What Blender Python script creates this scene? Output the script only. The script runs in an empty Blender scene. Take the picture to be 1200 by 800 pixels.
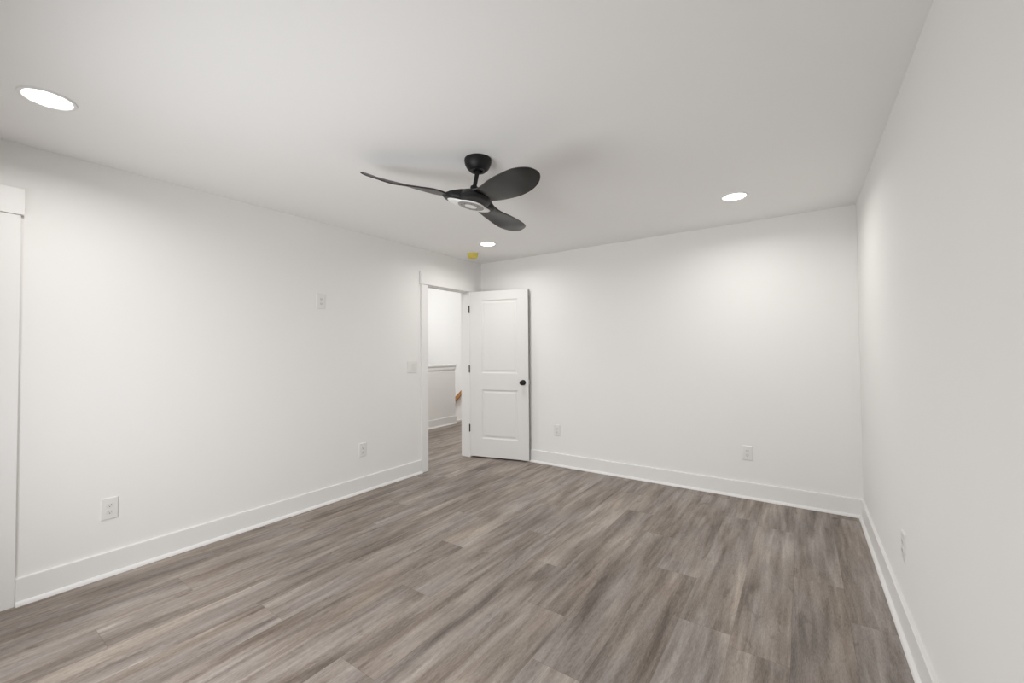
import bpy, bmesh, math, random
from mathutils import Vector, Matrix
random.seed(4)
PI = math.pi
S = bpy.context.scene
COL = S.collection

# ------------------------------------------------------------ camera, world, exposure
W, D, H = 3.784, 4.66, 2.44            # room: x 0..W, y -D..0, z 0..H
cam_d = bpy.data.cameras.new('camera'); cam_o = bpy.data.objects.new('camera', cam_d); COL.objects.link(cam_o)
F_ = Vector((-0.56974976, 0.82154067, 0.02135758)); R_ = Vector((0.82160505, 0.57000149, -0.00796557)); U_ = R_.cross(F_)
m = Matrix((R_, U_, -F_)).transposed().to_4x4(); m.translation = Vector((3.41119, -4.22076, 1.31534))
cam_o.matrix_world = m
cam_d.sensor_fit = 'HORIZONTAL'; cam_d.sensor_width = 36; cam_d.lens = 488.908 / 1200 * 36
cam_d.clip_start = 0.02
S.camera = cam_o
S.view_settings.view_transform = 'Standard'; S.view_settings.look = 'None'
S.view_settings.gamma = 1; S.view_settings.use_curve_mapping = False
S.view_settings.exposure = 0.0
LAMP = 6.9          # watts of each recessed ceiling light
SPREAD = 162         # beam spread of their lenses, degrees
FILL = 37.0           # watts of the added fill light behind the camera
HALL = 51.0  # watts of the added fill light in the stairwell
wd = bpy.data.worlds.new('world'); S.world = wd; wd.use_nodes = True
bg = wd.node_tree.nodes['Background']; bg.inputs[0].default_value = (.75, .85, 1, 1); bg.inputs[1].default_value = 1.0

def area(name, loc, rot, sx, sy, power, col=(1, 1, 1)):
    l = bpy.data.lights.new(name, 'AREA'); l.shape = 'RECTANGLE'; l.size = sx; l.size_y = sy; l.energy = power; l.color = col
    o = bpy.data.objects.new(name, l); COL.objects.link(o); o.location = loc; o.rotation_euler = rot
    return o
# added area light that fills the room from the front wall
area('room_fill_light', (1.75, -D + 0.03, 1.08), (PI / 2 - .12, 0, 0), 1.7, 1.15, FILL, (.97, .985, 1)).data.spread = math.radians(150)

# ------------------------------------------------------------ materials
def mat(name, col, rough=.5, spec=.5, metal=0, bump=0, bscale=60, var=0):
    M = bpy.data.materials.new(name); M.use_nodes = True
    nt = M.node_tree; b = nt.nodes['Principled BSDF']
    b.inputs['Base Color'].default_value = (*col, 1); b.inputs['Roughness'].default_value = rough
    b.inputs['Metallic'].default_value = metal; b.inputs['Specular IOR Level'].default_value = spec
    tc = nt.nodes.new('ShaderNodeTexCoord'); n = nt.nodes.new('ShaderNodeTexNoise')
    n.inputs['Scale'].default_value = bscale; n.inputs['Detail'].default_value = 3
    nt.links.new(tc.outputs['Object'], n.inputs['Vector'])
    if bump:
        bp = nt.nodes.new('ShaderNodeBump'); bp.inputs['Strength'].default_value = bump; bp.inputs['Distance'].default_value = .002
        nt.links.new(n.outputs['Fac'], bp.inputs['Height']); nt.links.new(bp.outputs['Normal'], b.inputs['Normal'])
    if var:
        r = nt.nodes.new('ShaderNodeMapRange'); r.inputs['To Min'].default_value = 1 - var; r.inputs['To Max'].default_value = 1 + var
        nt.links.new(n.outputs['Fac'], r.inputs['Value'])
        mx = nt.nodes.new('ShaderNodeVectorMath'); mx.operation = 'SCALE'; mx.inputs[0].default_value = col
        nt.links.new(r.outputs['Result'], mx.inputs['Scale']); nt.links.new(mx.outputs['Vector'], b.inputs['Base Color'])
    return M
M_wall = mat('wall_paint', (.86, .85, .832), .85, .25, bump=.12, bscale=180)
M_ceil = mat('ceiling_paint', (.915, .907, .893), .95, .15, bump=.1, bscale=160)
M_trim = mat('trim_paint', (.845, .835, .82), .42, .32, bump=.03, bscale=40)
M_door = mat('door_paint', (.79, .78, .765), .5, .22, bump=.04, bscale=50)
M_edge = mat('dark_door_edge', (.36, .345, .33), .8, .2, bump=.1, bscale=90, var=.08)
M_plate = mat('plate_plastic', (.80, .79, .77), .3, .5, bump=.01)
M_slot = mat('slot_dark', (.10, .095, .09), .6, .3, bump=.01)
M_recept = mat('receptacle_plastic', (.76, .75, .73), .28, .5, bump=.01)
M_black = mat('matte_black_metal', (.007, .007, .0075), .48, .3, bump=.02)
M_blade = mat('black_blade', (.012, .0115, .011), .36, .5, bump=.05, bscale=120)
M_white = mat('fan_cover_white', (.84, .83, .81), .35, .5, bump=.01)
M_grey = mat('fan_ring_grey', (.30, .29, .28), .45, .5, bump=.1, bscale=200, var=.4)
M_yellow = mat('yellow_plastic', (.70, .58, .10), .45, .4, bump=.02, var=.05)
M_oak = mat('oak_handrail', (.46, .22, .07), .45, .4, bump=.1, bscale=30, var=.12)
M_steel = mat('brushed_nickel', (.5, .49, .47), .3, .5, 1)

def emis(name, s):
    M = bpy.data.materials.new(name); M.use_nodes = True; nt = M.node_tree
    b = nt.nodes['Principled BSDF']; b.inputs['Base Color'].default_value = (.9, .9, .9, 1)
    b.inputs['Emission Color'].default_value = (1, .965, .92, 1)
    b.inputs['Emission Strength'].default_value = s
    return M
M_lamp = emis('lamp_diffuser', 6.0)

def floor_mat():
    M = bpy.data.materials.new('vinyl_plank'); M.use_nodes = True; nt = M.node_tree; N = nt.nodes; L = nt.links
    b = N['Principled BSDF']
    uv = N.new('ShaderNodeUVMap'); uv.uv_map = 'plank_uv'        # u across (m), v along (m), local to plank
    at = N.new('ShaderNodeVertexColor'); at.layer_name = 'plank'
    sep = N.new('ShaderNodeSeparateColor'); L.new(at.outputs['Color'], sep.inputs[0])
    off = N.new('ShaderNodeVectorMath'); off.operation = 'MULTIPLY_ADD'; off.inputs[1].default_value = (37, 53, 41)
    L.new(at.outputs['Color'], off.inputs[0]); L.new(uv.outputs['UV'], off.inputs[2])
    def noise(sc, scale, detail, rough=.55, dist=0):
        mp = N.new('ShaderNodeMapping'); mp.inputs['Scale'].default_value = sc; L.new(off.outputs['Vector'], mp.inputs['Vector'])
        n = N.new('ShaderNodeTexNoise'); n.inputs['Scale'].default_value = scale; n.inputs['Detail'].default_value = detail
        n.inputs['Roughness'].default_value = rough; n.inputs['Distortion'].default_value = dist
        L.new(mp.outputs['Vector'], n.inputs['Vector']); return n.outputs['Fac']
    def math_(op, a, b_=None, c=None):
        q = N.new('ShaderNodeMath'); q.operation = op
        for i, v in enumerate((a, b_, c)):
            if v is None: continue
            if isinstance(v, (int, float)): q.inputs[i].default_value = v
            else: L.new(v, q.inputs[i])
        return q.outputs[0]
    def rng(v, a, b_, c, d):
        q = N.new('ShaderNodeMapRange'); L.new(v, q.inputs['Value'])
        for k, x in zip(('From Min', 'From Max', 'To Min', 'To Max'), (a, b_, c, d)): q.inputs[k].default_value = x
        return q.outputs['Result']
    band = noise((1, .12, 1), 11, 2.5, .5, .45)       # broad cloudy bands along the board
    streak = noise((1, .07, 1), 38, 4.5, .62, .5)       # darker grain streaks
    fine = noise((1, .13, 1), 300, 3, .7)              # fine pores
    hue = noise((1, .25, 1), 4.5, 2, .5)
    knot = noise((1, .35, 1), 13, 4, .6, 1.2)
    v = math_('ADD', rng(band, .28, .72, -.60, .58), rng(streak, .3, .7, -.36, .34))
    v = math_('ADD', v, rng(fine, .3, .7, -.30, .30))
    v = math_('ADD', v, rng(knot, .60, .74, 0, -.50))
    v = math_('ADD', v, rng(sep.outputs[0], 0, 1, -.12, .12))
    cr = N.new('ShaderNodeValToRGB'); e = cr.color_ramp
    e.elements[0].position = 0; e.elements[0].color = (.10, .078, .064, 1)
    e.elements[1].position = 1; e.elements[1].color = (.50, .445, .395, 1)
    q = e.elements.new(.3); q.color = (.195, .163, .140, 1)
    q = e.elements.new(.55); q.color = (.285, .248, .221, 1)
    q = e.elements.new(.78); q.color = (.375, .333, .300, 1)
    L.new(rng(v, -.95, .95, 0, 1), cr.inputs[0])
    tint = N.new('ShaderNodeMix'); tint.data_type = 'RGBA'; tint.blend_type = 'MULTIPLY'
    cr2 = N.new('ShaderNodeValToRGB'); cr2.color_ramp.elements[0].color = (.985, .99, 1.005, 1); cr2.color_ramp.elements[1].color = (1.05, .99, .915, 1)
    cr2.color_ramp.elements[0].position = .36; cr2.color_ramp.elements[1].position = .66
    L.new(hue, cr2.inputs[0])
    tint.inputs[0].default_value = 1; L.new(cr.outputs[0], tint.inputs[6]); L.new(cr2.outputs[0], tint.inputs[7])
    # seams: distance to the board's edge, kept in a second uv map
    uv2 = N.new('ShaderNodeUVMap'); uv2.uv_map = 'edge_uv'; sx = N.new('ShaderNodeSeparateXYZ'); L.new(uv2.outputs['UV'], sx.inputs[0])
    def edge(c, size_attr, wdt):
        a = math_('MULTIPLY', math_('SUBTRACT', .5, math_('ABSOLUTE', math_('SUBTRACT', c, .5))), size_attr)
        return math_('LESS_THAN', a, wdt)
    s = math_('MAXIMUM', edge(sx.outputs[0], .2278, .0011), edge(sx.outputs[1], 1.52, .0016))
    dark = N.new('ShaderNodeMix'); dark.data_type = 'RGBA'; dark.blend_type = 'MULTIPLY'
    L.new(math_('MULTIPLY', s, .5), dark.inputs[0]); L.new(tint.outputs[2], dark.inputs[6]); dark.inputs[7].default_value = (.62, .58, .54, 1)
    L.new(dark.outputs[2], b.inputs['Base Color'])
    L.new(rng(streak, .3, .7, .46, .36), b.inputs['Roughness']); b.inputs['Specular IOR Level'].default_value = .45
    bp = N.new('ShaderNodeBump'); bp.inputs['Strength'].default_value = .25; bp.inputs['Distance'].default_value = .0015
    L.new(math_('SUBTRACT', math_('MULTIPLY', streak, .5), s), bp.inputs['Height']); L.new(bp.outputs['Normal'], b.inputs['Normal'])
    return M
M_floor = floor_mat()
M_tread = M_floor

# ------------------------------------------------------------ mesh helpers
def build(name, bm, material, parent=None, smooth=False, mats=None):
    bmesh.ops.remove_doubles(bm, verts=bm.verts, dist=1e-6)
    bmesh.ops.recalc_face_normals(bm, faces=bm.faces)
    me = bpy.data.meshes.new(name); bm.to_mesh(me); bm.free()
    for mm in (mats or [material]): me.materials.append(mm)
    if smooth:
        for p in me.polygons: p.use_smooth = True
        try: me.set_sharp_from_angle(angle=math.radians(38))
        except Exception: pass
    o = bpy.data.objects.new(name, me); COL.objects.link(o)
    if parent: o.parent = parent
    return o
def box(bm, x0, x1, y0, y1, z0, z1, bev=0):
    r = bmesh.ops.create_cube(bm, size=1)
    vs = r['verts']
    for v in vs:
        v.co = Vector(((x0 + x1) / 2 + v.co.x * (x1 - x0), (y0 + y1) / 2 + v.co.y * (y1 - y0), (z0 + z1) / 2 + v.co.z * (z1 - z0)))
    if bev:
        es = list({e for v in vs for e in v.link_edges})
        bmesh.ops.bevel(bm, geom=es, offset=bev, segments=2, affect='EDGES', profile=.6)
def bxo(name, dims, material, parent=None, bev=0):
    bm = bmesh.new(); box(bm, *dims, bev=bev); return build(name, bm, material, parent)
def lathe(bm, prof, seg=48, mat_=Matrix()):
    rings = []
    for r, z in prof:
        if r < 1e-6: rings.append([bm.verts.new(mat_ @ Vector((0, 0, z)))])
        else: rings.append([bm.verts.new(mat_ @ Vector((r * math.cos(2 * PI * i / seg), r * math.sin(2 * PI * i / seg), z))) for i in range(seg)])
    for a, b in zip(rings, rings[1:]):
        for i in range(seg):
            j = (i + 1) % seg
            if len(a) == 1 and len(b) == 1: continue
            if len(a) == 1: bm.faces.new((a[0], b[i], b[j]))
            elif len(b) == 1: bm.faces.new((a[i], a[j], b[0]))
            else: bm.faces.new((a[i], a[j], b[j], b[i]))
def lo(name, prof, material, parent=None, seg=48, M=Matrix()):
    bm = bmesh.new(); lathe(bm, prof, seg, M); return build(name, bm, material, parent, True)
def tag(o, label=None, cat=None, group=None, kind=None):
    if label: o['label'] = label
    if cat: o['category'] = cat
    if group: o['group'] = group
    if kind: o['kind'] = kind
    return o
def empty(name, loc, rot=(0, 0, 0)):
    o = bpy.data.objects.new(name, None); COL.objects.link(o); o.location = loc; o.rotation_euler = rot
    o.empty_display_size = .1
    return o
def struct(o): o['kind'] = 'structure'; return o

# ------------------------------------------------------------ floor: 9 x 60 inch boards running along y
def floor_mesh(name, x0, x1, y0, y1, top=0.0):
    bm = bmesh.new(); u1 = bm.loops.layers.uv.new('plank_uv'); u2 = bm.loops.layers.uv.new('edge_uv')
    cl = bm.loops.layers.color.new('plank')
    PW, PL, X0 = .2278, 1.52, .16
    ref = {0: -1.02, 1: -3.31, 2: -3.70, 3: -2.64, 4: -1.64, 5: -.577, 6: -2.62, 7: -3.146, 8: -1.965, 9: -2.36, 10: -1.17, 11: -1.632,
           12: -2.056, 13: -.62, 14: -1.30, 15: -1.633}
    k = math.floor((x0 - X0) / PW)
    while X0 + k * PW < x1 - 1e-6:
        rr = random.Random(k * 7 + 3)
        base = ref.get(k, rr.uniform(0, PL))
        j = math.floor((y0 - base) / PL)
        while base + j * PL < y1 - 1e-6:
            a, b = X0 + k * PW, X0 + (k + 1) * PW; c, d = base + j * PL, base + (j + 1) * PL
            A, B, C_, D_ = max(a, x0), min(b, x1), max(c, y0), min(d, y1)
            pr = random.Random(k * 101 + j * 17 + 5)
            col = (pr.random(), pr.random(), pr.random(), 1)
            vs = [bm.verts.new((x, y, top)) for x, y in ((A, C_), (B, C_), (B, D_), (A, D_))]
            f = bm.faces.new(vs)
            for lp in f.loops:
                x, y = lp.vert.co.x, lp.vert.co.y
                lp[u1].uv = (x - a, y - c); lp[u2].uv = ((x - a) / PW, (y - c) / PL); lp[cl] = col
            j += 1
        k += 1
    # slab below
    bx = [(x0, y0), (x1, y0), (x1, y1), (x0, y1)]
    t = [bm.verts.new((x, y, top - .001)) for x, y in bx]; u = [bm.verts.new((x, y, top - .12)) for x, y in bx]
    bm.faces.new(u[::-1])
    for i in range(4): bm.faces.new((t[i], t[(i + 1) % 4], u[(i + 1) % 4], u[i]))
    me = bpy.data.meshes.new(name); bm.to_mesh(me); bm.free(); me.materials.append(M_floor)
    o = bpy.data.objects.new(name, me); COL.objects.link(o); return struct(o)
FX, FY = -1.86, 2.6
floor_mesh('floor', FX, W + .12, -D - .12, FY)

# ------------------------------------------------------------ room shell
T = .105
bm = bmesh.new(); box(bm, -T, W + T, -D - T, T, H, H + .1)
struct(build('ceiling', bm, M_ceil))
# left wall with the doorway (y -0.96..-0.25) and the closet door opening near the camera
OA, OB, OH = -.962, -.250, 2.054
CA, CB = -4.60, -3.985
bm = bmesh.new()
box(bm, -T, 0, OB, T, 0, H); box(bm, -T, 0, OA, OB, OH, H); box(bm, -T, 0, CB, OA, 0, H)
box(bm, -T, 0, CA, CB, OH, H); box(bm, -T, 0, -D - T, CA, 0, H)
struct(build('wall_left', bm, M_wall))
bxo_ = lambda *a, **k: struct(bxo(*a, **k))
bxo_('wall_back', (0, W + T, 0, T, 0, H), M_wall)
bxo_('wall_right', (W, W + T, -D - T, 0, 0, H), M_wall)
wx0, wx1, wz0, wz1 = .85, 2.65, .48, 1.72
bm = bmesh.new()
box(bm, 0, wx0, -D - T, -D, 0, H); box(bm, wx1, W, -D - T, -D, 0, H)
box(bm, wx0, wx1, -D - T, -D, 0, wz0); box(bm, wx0, wx1, -D - T, -D, wz1, H)
struct(build('wall_front', bm, M_wall))
# made-up opening behind the camera, placed and sized to suit the fill light
win = struct(empty('added_window_1', ((wx0 + wx1) / 2, -D - .06, wz0)))
hw, hh = (wx1 - wx0) / 2, wz1 - wz0
bm = bmesh.new()
box(bm, -hw, -hw + .05, -.03, .03, 0, hh); box(bm, hw - .05, hw, -.03, .03, 0, hh)
box(bm, -hw + .05, hw - .05, -.03, .03, 0, .05); box(bm, -hw + .05, hw - .05, -.03, .03, hh - .05, hh)
box(bm, -.03, .03, -.03, .03, .05, hh - .05); box(bm, -hw + .05, -.03, -.02, .02, hh / 2 - .02, hh / 2 + .02); box(bm, .03, hw - .05, -.02, .02, hh / 2 - .02, hh / 2 + .02)
build('window_frame', bm, M_trim, win)
M_glass = bpy.data.materials.new('window_glass'); M_glass.use_nodes = True
g = M_glass.node_tree.nodes['Principled BSDF']; g.inputs['Transmission Weight'].default_value = 1; g.inputs['Roughness'].default_value = 0; g.inputs['IOR'].default_value = 1.01
bxo('pane', (-hw + .05, hw - .05, -.003, .003, .05, hh - .05), M_glass, win)

# ------------------------------------------------------------ baseboards with shoe moulding
def run(bm, prof, a, b, nrm, m0=0, m1=0):
    """extrude a (d,z) profile from a to b; d along nrm; m0/m1 = mitre factor at the ends"""
    a = Vector((*a, 0)); b = Vector((*b, 0)); t = (b - a).normalized(); n = Vector((*nrm, 0))
    A = [bm.verts.new(a + n * d + t * d * m0 + Vector((0, 0, z))) for d, z in prof]
    B = [bm.verts.new(b + n * d - t * d * m1 + Vector((0, 0, z))) for d, z in prof]
    k = len(prof)
    for i in range(k): bm.faces.new((A[i], A[(i + 1) % k], B[(i + 1) % k], B[i]))
    bm.faces.new(A[::-1]); bm.faces.new(B)
BP = [(0, 0), (.016, 0), (.016, .1375), (.0145, .1395), (.012, .1405), (0, .1405)]
SP = [(.016, 0), (.033, 0)] + [(.016 + .017 * math.cos(t), .021 * math.sin(t)) for t in [PI / 2 * i / 6 for i in range(1, 7)]]
def baseboard(name, a, b, nrm, m0=0, m1=0, cut=0):
    bm = bmesh.new(); run(bm, BP, a, b, nrm, m0, m1); o = struct(build(name, bm, M_trim))
    bm = bmesh.new(); run(bm, SP, a, b, nrm, m0, m1); s = build('shoe_molding', bm, M_trim, o, True)
    return o
baseboard('baseboard_left', (0, -3.893), (0, -1.052), (1, 0))
baseboard('baseboard_left_corner', (0, -.155), (0, 0), (1, 0), 0, 1)
baseboard('baseboard_back', (0, 0), (W, 0), (0, -1), 1, 1)
baseboard('baseboard_right', (W, -D), (W, 0), (-1, 0), 1, 1)
baseboard('baseboard_front', (0, -D), (W, -D), (0, 1), 1, 1)

# ------------------------------------------------------------ door casings (flat stock, taller and prouder head)
def slab(name, dims, bev=.0015): return struct(bxo(name, dims, M_trim, bev=bev))
slab('trim_1', (0, .018, OA - .088, OA + .004, 0, 2.050))                   # side casing of doorway
slab('trim_2', (0, .018, OB - .004, OB + .088, 0, 2.050))
slab('trim_3', (0, .026, OA - .102, OB + .102, 2.050, 2.192))              # head casing
slab('trim_4', (0, .018, CB - .003, CB + .090, 0, 2.056))                  # closet door casing
slab('trim_5', (0, .018, -D, CA + .004, 0, 2.056))
slab('trim_6', (0, .026, -D, CB + .102, 2.056, 2.195))
# jambs
bm = bmesh.new()
box(bm, -T - .002, .002, OA, OA + .012, 0, OH - .012); box(bm, -T - .002, .002, OB - .004, OB, 0, OH - .012); box(bm, -T - .002, .002, OA, OB, OH - .012, OH)
# door stops
box(bm, -.075, -.04, OA + .012, OA + .022, 0, OH - .012)
struct(build('trim_7', bm, M_trim))
# hall side casing
slab('trim_8', (-T - .018, -T, OA - .088, OA + .004, 0, 2.05)); slab('trim_9', (-T - .018, -T, OB - .004, OB + .088, 0, 2.05)); slab('trim_10', (-T - .024, -T, OA - .1, OB + .1, 2.05, 2.19))

# ------------------------------------------------------------ two panel moulded door, open against the back wall
def panel_face(bm, s0, s1, z0, z1, y, sgn):
    """moulded panel: stepped profile sunk from face y; sgn -1 = face towards -y"""
    prof = [(0, 0), (.006, .006), (.014, .009), (.024, .009), (.036, .0045), (.044, .0035)]
    loops = []
    for d, dep in prof:
        yy = y - sgn * dep
        loops.append([bm.verts.new((x, yy, z)) for x, z in ((s0 + d, z0 + d), (s1 - d, z0 + d), (s1 - d, z1 - d), (s0 + d, z1 - d))])
    for a, b in zip(loops, loops[1:]):
        for i in range(4): bm.faces.new((a[i], a[(i + 1) % 4], b[(i + 1) % 4], b[i]))
    bm.faces.new(loops[-1])
def make_door(name, L, HT, th, panels, material=M_door, z0=.018):
    """slab from s=0..L, y 0..th (front face at y=0), with openings for the panels on the front face"""
    bm = bmesh.new()
    xs = sorted({0, L, *[p[0] for p in panels], *[p[1] for p in panels]}); zs = sorted({z0, HT, *[p[2] for p in panels], *[p[3] for p in panels]})
    for y, sg in ((0, -1), (th, 1)):
        for a, b in zip(xs, xs[1:]):
            for c, d in zip(zs, zs[1:]):
                mx, mz = (a + b) / 2, (c + d) / 2
                if any(p[0] < mx < p[1] and p[2] < mz < p[3] for p in panels): continue
                bm.faces.new([bm.verts.new(v) for v in ((a, y, c), (b, y, c), (b, y, d), (a, y, d))])
    for (a, c), (b, d) in (((0, z0), (L, z0)), ((L, z0), (L, HT)), ((L, HT), (0, HT)), ((0, HT), (0, z0))):
        bm.faces.new([bm.verts.new(v) for v in ((a, 0, c), (b, 0, d), (b, th, d), (a, th, c))])
    o = build(name, bm, material)
    for p in panels:
        bm = bmesh.new(); panel_face(bm, *p, 0, -1); build('panel', bm, material, o)
        bm = bmesh.new(); panel_face(bm, *p, th, 1); build('panel', bm, material, o)
    return o
PAN = [(.160, .632, .240, .838), (.160, .632, 1.040, 1.937)]
door = struct(make_door('door_1', .765, 2.046, .035, PAN))
DA = math.radians(14.0)
door.location = (.016, -.247, 0); door.rotation_euler = (0, 0, DA)
def knob(parent, x, z, y, sg):
    k = empty('door_knob', (x, y, z)); k.parent = parent; k.rotation_euler = (PI / 2 if sg < 0 else -PI / 2, 0, 0)
    lo('rosette', [(0, 0), (.032, 0), (.032, .004), (.029, .008), (.016, .010), (0, .010)], M_black, k)
    lo('knob', [(.0105, .008), (.0105, .026), (.013, .032), (.023, .037), (.0285, .046), (.0285, .055), (.024, .063), (.014, .067), (0, .068)], M_black, k)
knob(door, .700, .934, 0, -1); knob(door, .700, .934, .035, 1)
bm = bmesh.new(); box(bm, .7648, .7662, .004, .031, .020, 2.036); build('edge_strip', bm, M_edge, door)['label'] = 'dark grey strip along the edge of the door'  # darker grey strip laid over the door's free edge
bm = bmesh.new(); box(bm, .7660, .7680, .005, .030, .905, .963); box(bm, .768, .777, .010, .025, .925, .943, bev=.002); build('latch_plate', bm, M_steel, door)
for z in (.36, 1.09, 1.83):
    h = empty('hinge', (-.006, -.004, z - .045)); h.parent = door; h.rotation_euler = (0, 0, -DA)
    lo('knuckle', [(0, 0), (.0075, 0), (.0075, .09), (.004, .094), (0, .095)], M_black, h, 14)
    bxo('leaf', (-.004, .002, -.0065, -.004, .002, .088), M_black, h)
# closet door near the camera, closed
d2 = struct(make_door('door_2', .597, 2.036, .035, [(.12, .48, .24, .84), (.12, .48, 1.04, 1.92)]))
d2.location = (-.045, -3.989, 0); d2.rotation_euler = (0, 0, -PI / 2)

# ------------------------------------------------------------ hall and stairwell beyond the doorway
PX = -1.78
bm = bmesh.new(); box(bm, PX - .10, PX, -2.6, 1.440, 0, 1.045)
half = struct(build('wall_hall_half', bm, M_wall))
bm = bmesh.new(); box(bm, PX - .125, PX + .025, -2.6, 1.465, 1.045, 1.070, bev=.003)
box(bm, PX, PX + .012, -2.6, 1.452, .985, 1.045); box(bm, PX - .10, PX, 1.440, 1.452, .985, 1.045)
struct(build('trim_11', bm, M_trim))
bm = bmesh.new(); run(bm, BP, (PX, 1.44), (PX, -2.6), (1, 0)); run(bm, SP, (PX, 1.44), (PX, -2.6), (1, 0)); box(bm, PX - .1, PX + .016, 1.44, 1.456, 0, .1405)
struct(build('baseboard_hall', bm, M_trim))
bxo_('wall_hall_far', (-4.4, T, FY, FY + T, -2.0, 3.3), M_wall)
bm = bmesh.new()
box(bm, -4.4 - T, -4.4, -2.6, -.52, -2.0, 3.3); box(bm, -4.4 - T, -4.4, 1.72, FY, -2.0, 3.3)
box(bm, -4.4 - T, -4.4, -.52, 1.72, -2.0, 1.58); box(bm, -4.4 - T, -4.4, -.52, 1.72, 2.82, 3.3)
struct(build('wall_stair_left', bm, M_wall))
win2 = struct(empty('added_window_2', (-4.4 - .06, .6, 1.58)))  # unseen opening, added to go with the stairwell fill light
bm = bmesh.new()
box(bm, -.03, .03, -1.12, -1.07, 0, 1.24); box(bm, -.03, .03, 1.07, 1.12, 0, 1.24); box(bm, -.03, .03, -1.07, 1.07, 0, .05); box(bm, -.03, .03, -1.07, 1.07, 1.19, 1.24); box(bm, -.025, .025, -.03, .03, .05, 1.19)
build('window_frame', bm, M_trim, win2)
bxo('pane', (-.003, .003, -1.07, 1.07, .05, 1.19), M_glass, win2)
bxo_('wall_hall_near', (-4.4, -T, -2.6 - T, -2.6, -2.0, 3.3), M_wall)
bxo_('wall_hall_right', (0, T, T, FY, 0, H), M_wall)
bm = bmesh.new(); box(bm, -1.90, -T, -2.6, FY, H, H + .1); box(bm, -T, T, T, FY, H, H + .1)
struct(build('ceiling_hall', bm, M_ceil))
bxo_('ceiling_stair', (-4.4, -1.90, -2.6, FY, 3.2, 3.3), M_ceil)
bxo_('wall_stair_header', (-1.90, -1.86, -2.6, FY, H + .1, 3.2), M_wall)
bm = bmesh.new(); run(bm, BP, (-.0, FY), (FX, FY), (0, -1)); struct(build('baseboard_hall_far', bm, M_trim))
# landing edge trim and the flight going down towards -x
bxo_('trim_12', (FX - .03, FX + .004, 1.456, FY - .017, -.20, .030), M_trim)
st = empty('staircase', (FX - .03, 1.5, 0))
tag(st, 'flight of stairs going down beyond the half wall in the hall', 'stairs')
for k in range(8):
    t = k + 1
    bm = bmesh.new(); box(bm, -.27 * t - .02, -.27 * (t - 1), .0, FY - 1.5 - .02, -.185 * t - .028, -.185 * t, bev=.004)
    build('tread', bm, M_oak, st)
    bm = bmesh.new(); box(bm, -.27 * t, -.27 * t + .016, .02, FY - 1.5 - .02, -.185 * (t + 1), -.185 * t - .028); build('riser', bm, M_trim, st)
# handrail on the far stairwell wall
hr = empty('stair_handrail', (-2.58, FY - .06, .475))
tag(hr, 'orange-brown oak handrail sloping down the hall stairwell wall', 'handrail')
sl = math.atan2(.217, .249)
hr.rotation_euler = (0, -sl, 0)
bm = bmesh.new(); box(bm, -1.6, .5, -.026, .026, -.062, .012, bev=.010); build('rail', bm, M_oak, hr)
for x in (-1.3, -.45, .35):
    bm = bmesh.new(); box(bm, x - .012, x + .012, 0, .056, -.080, -.062, bev=.002); box(bm, x - .025, x + .025, .050, .0585, -.11, -.05, bev=.002); build('bracket', bm, M_black, hr)
bxo_('floor_lower', (-4.4, FX, -2.6, FY, -2.1, -2.0), M_wall)

# ------------------------------------------------------------ recessed ceiling lights
def make_light(loc, label, strength=None):
    t = empty('ceiling_light', loc)
    tag(t, label, 'ceiling light', 'round recessed ceiling lights')
    lo('trim_ring', [(.0755, -.0025), (.080, -.0065), (.0895, -.0055), (.0925, -.0005), (.0925, 0), (.0755, 0)], M_trim, t, 64)
    lo('diffuser', [(.0755, -.002), (.073, -.0045), (.055, -.0060), (.03, -.0066), (0, -.007)], M_lamp, t, 64)
    l = bpy.data.lights.new('lamp', 'AREA'); l.shape = 'DISK'; l.size = .146; l.energy = LAMP; l.color = (1, .975, .945); l.spread = math.radians(SPREAD)
    lo_ = bpy.data.objects.new('lamp', l); COL.objects.link(lo_); lo_.parent = t; lo_.location = (0, 0, -.0075)
    return t
def dup(root, loc, label):
    r = root.copy(); COL.objects.link(r); r.location = loc; r['label'] = label
    for ch in root.children:
        c = ch.copy(); COL.objects.link(c); c.parent = r
        for g_ in ch.children:
            d = g_.copy(); COL.objects.link(d); d.parent = c
    return r
L0 = make_light((.704, -3.89, H), 'large-looking round recessed light in ceiling above the left wall, nearest the viewer')
dup(L0, (3.024, -.765, H), 'round recessed ceiling light near the back right corner of the room')
dup(L0, (.712, -.765, H), 'small-looking round recessed ceiling light beside the yellow smoke detector')
def hall_fill_lamp(o):  # the hall's ceiling lights are unseen additions that brighten it
    for c in o.children:
        if c.type == 'LIGHT': c.data = c.data.copy(); c.data.energy = 11
hl = dup(L0, (-1.0, .9, H), 'added ceiling light, out of view, brightening the hall outside the doorway')
h2 = dup(L0, (-1.0, -1.2, H), 'added ceiling light, out of view, brightening the hall behind the left wall')
hall_fill_lamp(hl); hall_fill_lamp(h2)
# added fill light brightening the stairwell from its unseen side
area('stair_fill_light', (-4.36, .6, 2.2), (0, -PI / 2, 0), 1.2, 2.2, HALL, (1, .99, .97))

# ------------------------------------------------------------ smoke detector in its yellow dust cover
sd = empty('smoke_detector', (.333, -.560, H)); tag(sd, 'smoke detector on the ceiling under a yellow plastic dust cover', 'smoke detector')
lo('base', [(0, 0), (.066, 0), (.066, -.010), (.060, -.014), (0, -.014)], M_plate, sd)
lo('dust_cover', [(.061, -.010), (.0635, -.012), (.0635, -.020), (.060, -.026), (.057, -.052), (.050, -.062), (.030, -.0655), (0, -.066)], M_yellow, sd)['label'] = 'yellow plastic dust cover'

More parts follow.
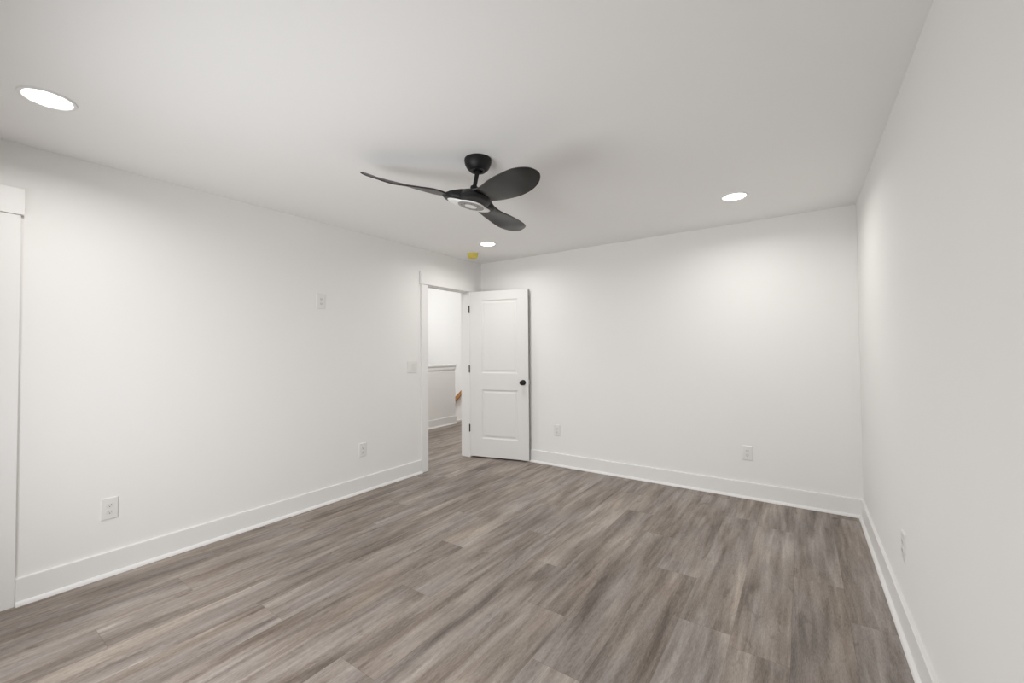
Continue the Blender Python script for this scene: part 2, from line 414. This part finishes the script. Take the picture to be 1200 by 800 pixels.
# ------------------------------------------------------------ outlets and switch
def make_outlet():
    t = empty('power_outlet', (0, 0, 0))          # plate in the local xz plane, facing -y
    tag(t, 'x', 'outlet', 'white duplex outlets on the walls')
    w, h = .039, .0635
    bm = bmesh.new()
    prof = [(0, 0), (0, -.003), (.003, -.0058), (.006, -.0064)]
    loops = [[bm.verts.new((x * (w - d), y, z * (h - d))) for x, z in ((-1, -1), (1, -1), (1, 1), (-1, 1))] for d, y in prof]
    for a, b in zip(loops, loops[1:]):
        for i in range(4): bm.faces.new((a[i], a[(i + 1) % 4], b[(i + 1) % 4], b[i]))
    bm.faces.new(loops[-1]); bm.faces.new(loops[0][::-1])
    build('wall_plate', bm, M_plate, t)
    for s in (-1, 1):
        bm = bmesh.new(); pts = []
        for i in range(28):
            a = 2 * PI * i / 28; x = .0172 * math.cos(a); z = max(-.0135, min(.0135, .0172 * math.sin(a))); pts.append((x, z))
        A = [bm.verts.new((x, -.0060, z)) for x, z in pts]; B = [bm.verts.new((x * .96, -.0082, z * .96)) for x, z in pts]
        for i in range(28): bm.faces.new((A[i], A[(i + 1) % 28], B[(i + 1) % 28], B[i]))
        bm.faces.new(B)
        r = build('receptacle', bm, M_recept, t); r.location = (0, 0, s * .0195)
        bm = bmesh.new()
        box(bm, -.0078, -.0056, -.0086, -.0078, -.002, .0065); box(bm, .0056, .0078, -.0086, -.0078, -.001, .0060)
        lathe(bm, [(0, .0078), (.0026, .0078), (.0026, .0086), (0, .0086)], 12, Matrix.Translation((0, 0, -.0075)) @ Matrix.Rotation(PI / 2, 4, 'X'))
        build('slots', bm, M_slot, r)
    lo('screw', [(0, .0062), (.0032, .0062), (.0026, .0074), (0, .0076)], M_plate, t, 12, Matrix.Rotation(PI / 2, 4, 'X'))
    return t
o0 = make_outlet()
def put(o, loc, rz, label): o.location = loc; o.rotation_euler = (0, 0, rz); o['label'] = label
put(o0, (0, -3.532, .393), PI / 2, 'white duplex outlet low on the left wall beside the near door casing')
for loc, rz, lab in (((0, -1.785, .392), PI / 2, 'white duplex outlet low on the left wall before the open doorway'),
                     ((0, -2.202, 1.752), PI / 2, 'white duplex outlet mounted high on the left wall, on its own'),
                     ((1.102, 0, .400), 0, 'small white duplex outlet low on the back wall beside the open door'),
                     ((3.003, 0, .396), 0, 'white duplex outlet low on the back wall toward the right corner'),
                     ((W, -1.600, .400), -PI / 2, 'white duplex outlet low on the right wall, seen nearly edge-on')):
    o = dup(o0, loc, lab); o.rotation_euler = (0, 0, rz)
sw = empty('light_switch', (0, -1.173, 1.148), (0, 0, PI / 2))
tag(sw, 'white two-gang rocker light switch on the left wall beside the doorway', 'light switch')
bxo('wall_plate', (-.063, .063, -.0062, 0, -.060, .060), M_plate, sw, .002)
for s in (-1, 1):
    x = s * .023
    bm = bmesh.new(); box(bm, x - .0175, x + .0175, -.0075, -.0055, -.0345, .0345, bev=.0006); fr = build('rocker_frame', bm, M_recept, sw)
    bm = bmesh.new()
    vs = [bm.verts.new((x + a * .0148, y, z)) for a in (-1, 1) for y, z in ((-.007, -.0315), (-.0086, -.0315), (-.0125, .0315) if s > 0 else (-.0100, .0315), (-.007, .0315))]
    bm.faces.new(vs[:4]); bm.faces.new(vs[4:][::-1])
    for i in range(4): bm.faces.new((vs[i], vs[4 + i], vs[4 + (i + 1) % 4], vs[(i + 1) % 4]))
    build('rocker', bm, M_plate, sw)

# ------------------------------------------------------------ ceiling fan (hangs slightly askew on its ball joint)
fan = empty('ceiling_fan', (1.866, -2.33, H))
tag(fan, 'black three-blade ceiling fan with curved propeller blades, hanging from a short downrod', 'ceiling fan')
lo('canopy', [(0, 0), (.079, 0), (.080, -.006), (.079, -.018), (.074, -.036), (.064, -.054), (.052, -.066), (.047, -.070), (.030, -.070), (.026, -.060), (0, -.058)], M_black, fan)
n = Vector((-.196, -.0754, -1)).normalized(); Lr = .1974; PH = 2.3314
a_ = n.cross(Vector((0, 1, 0))).normalized(); b_ = n.cross(a_)
up = -n
hubM = Matrix((a_, b_, up)).transposed()       # columns: a, b, up
hubM = hubM.to_4x4(); hubM.translation = Vector((0, 0, -.055)) + n * Lr
if hubM.to_3x3().determinant() < 0: HAND = -1
else: HAND = 1
# use a proper rotation: (a, b, up) or mirrored b
axb = a_.cross(b_)
sgn = 1 if axb.dot(up) > 0 else -1
R3 = Matrix((a_, b_ * sgn, up)).transposed(); HM = R3.to_4x4(); HM.translation = hubM.translation
motor = empty('rotor', (0, 0, 0)); motor.parent = fan; motor.matrix_local = HM
lo('downrod', [(0, .055), (.0125, .055), (.0125, .235), (0, .235)], M_black, motor, 24)
lo('collar', [(.012, .094), (.0215, .092), (.0235, .086), (.0235, .062), (.034, .054), (0, .054)], M_black, motor, 32)
rs = [.10, .20, .32, .45, .55, .625]
tl = [.0778, .1038, .1379, .1564, .1657, .1395]; hl_ = [.0335, .0230, .0318, .0435, .0459, .0479]
tt = [.0002, -.0404, -.0253, .0060, .0279, .0623]; ht = [-.0016, .0071, -.0002, -.0089, .0010, .0155]
tip = (.6552, .0992, .0347)
def cr(P, seg=6):
    Q = [tuple(2 * a - b for a, b in zip(P[0], P[1]))] + P + [tuple(2 * a - b for a, b in zip(P[-1], P[-2]))]
    out = []
    for i in range(1, len(Q) - 2):
        p0, p1, p2, p3 = [Vector(x) for x in Q[i - 1:i + 3]]
        for k in range(seg):
            u = k / seg
            out.append(.5 * ((2 * p1) + (-p0 + p2) * u + (2 * p0 - 5 * p1 + 4 * p2 - p3) * u * u + (-p0 + 3 * p1 - 3 * p2 + p3) * u ** 3))
    out.append(Vector(P[-1])); return out
SEG = 8
ol = cr([(rs[i], tl[i], hl_[i]) for i in range(6)] + [tip] + [(rs[i], tt[i], ht[i]) for i in range(5, -1, -1)], SEG)
half_n = 6 * SEG
lead = ol[:half_n + 1]; trail = ol[half_n:][::-1]
inner_l = Vector((.035, .052, .030)); inner_t = Vector((.035, -.030, .004))
lead = [inner_l.lerp(lead[0], k / 4) for k in range(4)] + lead
trail = [inner_t.lerp(trail[0], k / 4) for k in range(4)] + trail
def blade_bm(k):
    th = PH + k * 2 * PI / 3
    bm = bmesh.new(); nc = 10; top = []; bot = []
    N_ = len(lead)
    for i, (l, t) in enumerate(zip(lead, trail)):
        w = (l - t).length; row_t = []; row_b = []
        rel = i / (N_ - 1)
        thick = .020 - .013 * min(1, rel / .9)
        thick = min(thick, w * .3 + .0004)
        for j in range(nc + 1):
            s = j / nc; c = l.lerp(t, s)
            camber = .020 * w * (4 * s * (1 - s))
            prof = math.sqrt(max(0, 1 - (2 * s - 1) ** 2)) * .55 + .45
            def place(q, dz):
                r, tg, h = q; h += dz
                x = r * math.cos(th) - tg * math.sin(th); y = r * math.sin(th) + tg * math.cos(th)
                return Vector((x, y * sgn, h))
            row_t.append(bm.verts.new(place(c, camber + thick * prof * .5))); row_b.append(bm.verts.new(place(c, camber - thick * prof * .5)))
        top.append(row_t); bot.append(row_b)
    def quad(*v):
        v = [x for n_, x in enumerate(v) if (x.co - v[n_ - 1].co).length > 1e-7]
        if len(v) > 2:
            try: bm.faces.new(v)
            except ValueError: pass
    for i in range(N_ - 1):
        for j in range(nc):
            quad(top[i][j], top[i + 1][j], top[i + 1][j + 1], top[i][j + 1]); quad(bot[i][j], bot[i][j + 1], bot[i + 1][j + 1], bot[i + 1][j])
        quad(top[i][0], bot[i][0], bot[i + 1][0], top[i + 1][0]); quad(top[i][nc], top[i + 1][nc], bot[i + 1][nc], bot[i][nc])
    for j in range(nc): quad(top[0][j], top[0][j + 1], bot[0][j + 1], bot[0][j])
    for j in range(nc): quad(top[-1][j], bot[-1][j], bot[-1][j + 1], top[-1][j + 1])
    return bm
for k in range(3): build('blade', blade_bm(k), M_blade, motor, True)
# lobed black housing that flows into the blade roots, and the white underside cover
def lobe(a, sh, pw, ks=(0, 1, 2)):
    best = max(math.cos(a * sgn - (PH + k * 2 * PI / 3) - sh) for k in ks)
    return max(0, (best - .5) / .5) ** pw
def lobed(name, layers, material, sh, pw, lab=None, ks=(0, 1, 2)):
    bm = bmesh.new(); seg = 120; loops = []
    for r0, dr, z, dz in layers:
        row = []
        for i in range(seg):
            a = 2 * PI * i / seg; l = lobe(a, sh, pw, ks); r = r0 + dr * l
            row.append(bm.verts.new((r * math.cos(a), r * math.sin(a), z + dz * l)))
        loops.append(row)
    for a, b in zip(loops, loops[1:]):
        for i in range(seg): bm.faces.new((a[i], a[(i + 1) % seg], b[(i + 1) % seg], b[i]))
    bm.faces.new(loops[-1]); bm.faces.new(loops[0][::-1])
    o = build(name, bm, material, motor, True)
    if lab: o['label'] = lab
    return o
lobed('motor_housing', [(.030, 0, .062, 0), (.052, .010, .059, 0), (.075, .030, .050, -.004), (.092, .055, .036, -.006), (.102, .072, .018, -.004),
                        (.105, .074, .004, .002), (.100, .066, -.010, .006), (.090, .050, -.017, .008)], M_black, .30, 1.5)
lobed('underside_cover', [(.083, .062, -.0165, .008), (.082, .058, -.020, .007), (.081, .040, -.023, .004), (.080, .010, -.0245, 0)], M_white, .30, 1.8,
      'white underside cover of the fan', (0, 1))
lo('light_ring', [(.036, -.0240), (.037, -.0275), (.070, -.0275), (.0775, -.0255), (.0775, -.0240)], M_grey, motor, 64)['label'] = 'grey ring round the fan light'
lo('light_lens', [(.0365, -.024), (.035, -.0275), (.022, -.0290), (0, -.0295)], M_white, motor, 48)
for i in range(8):
    a = 2 * PI * i / 8
    lo('ring_screw', [(0, -.0285), (.004, -.0285), (.004, -.0270), (0, -.0270)], M_slot, motor, 10, Matrix.Translation((.056 * math.cos(a), .056 * math.sin(a), 0)))
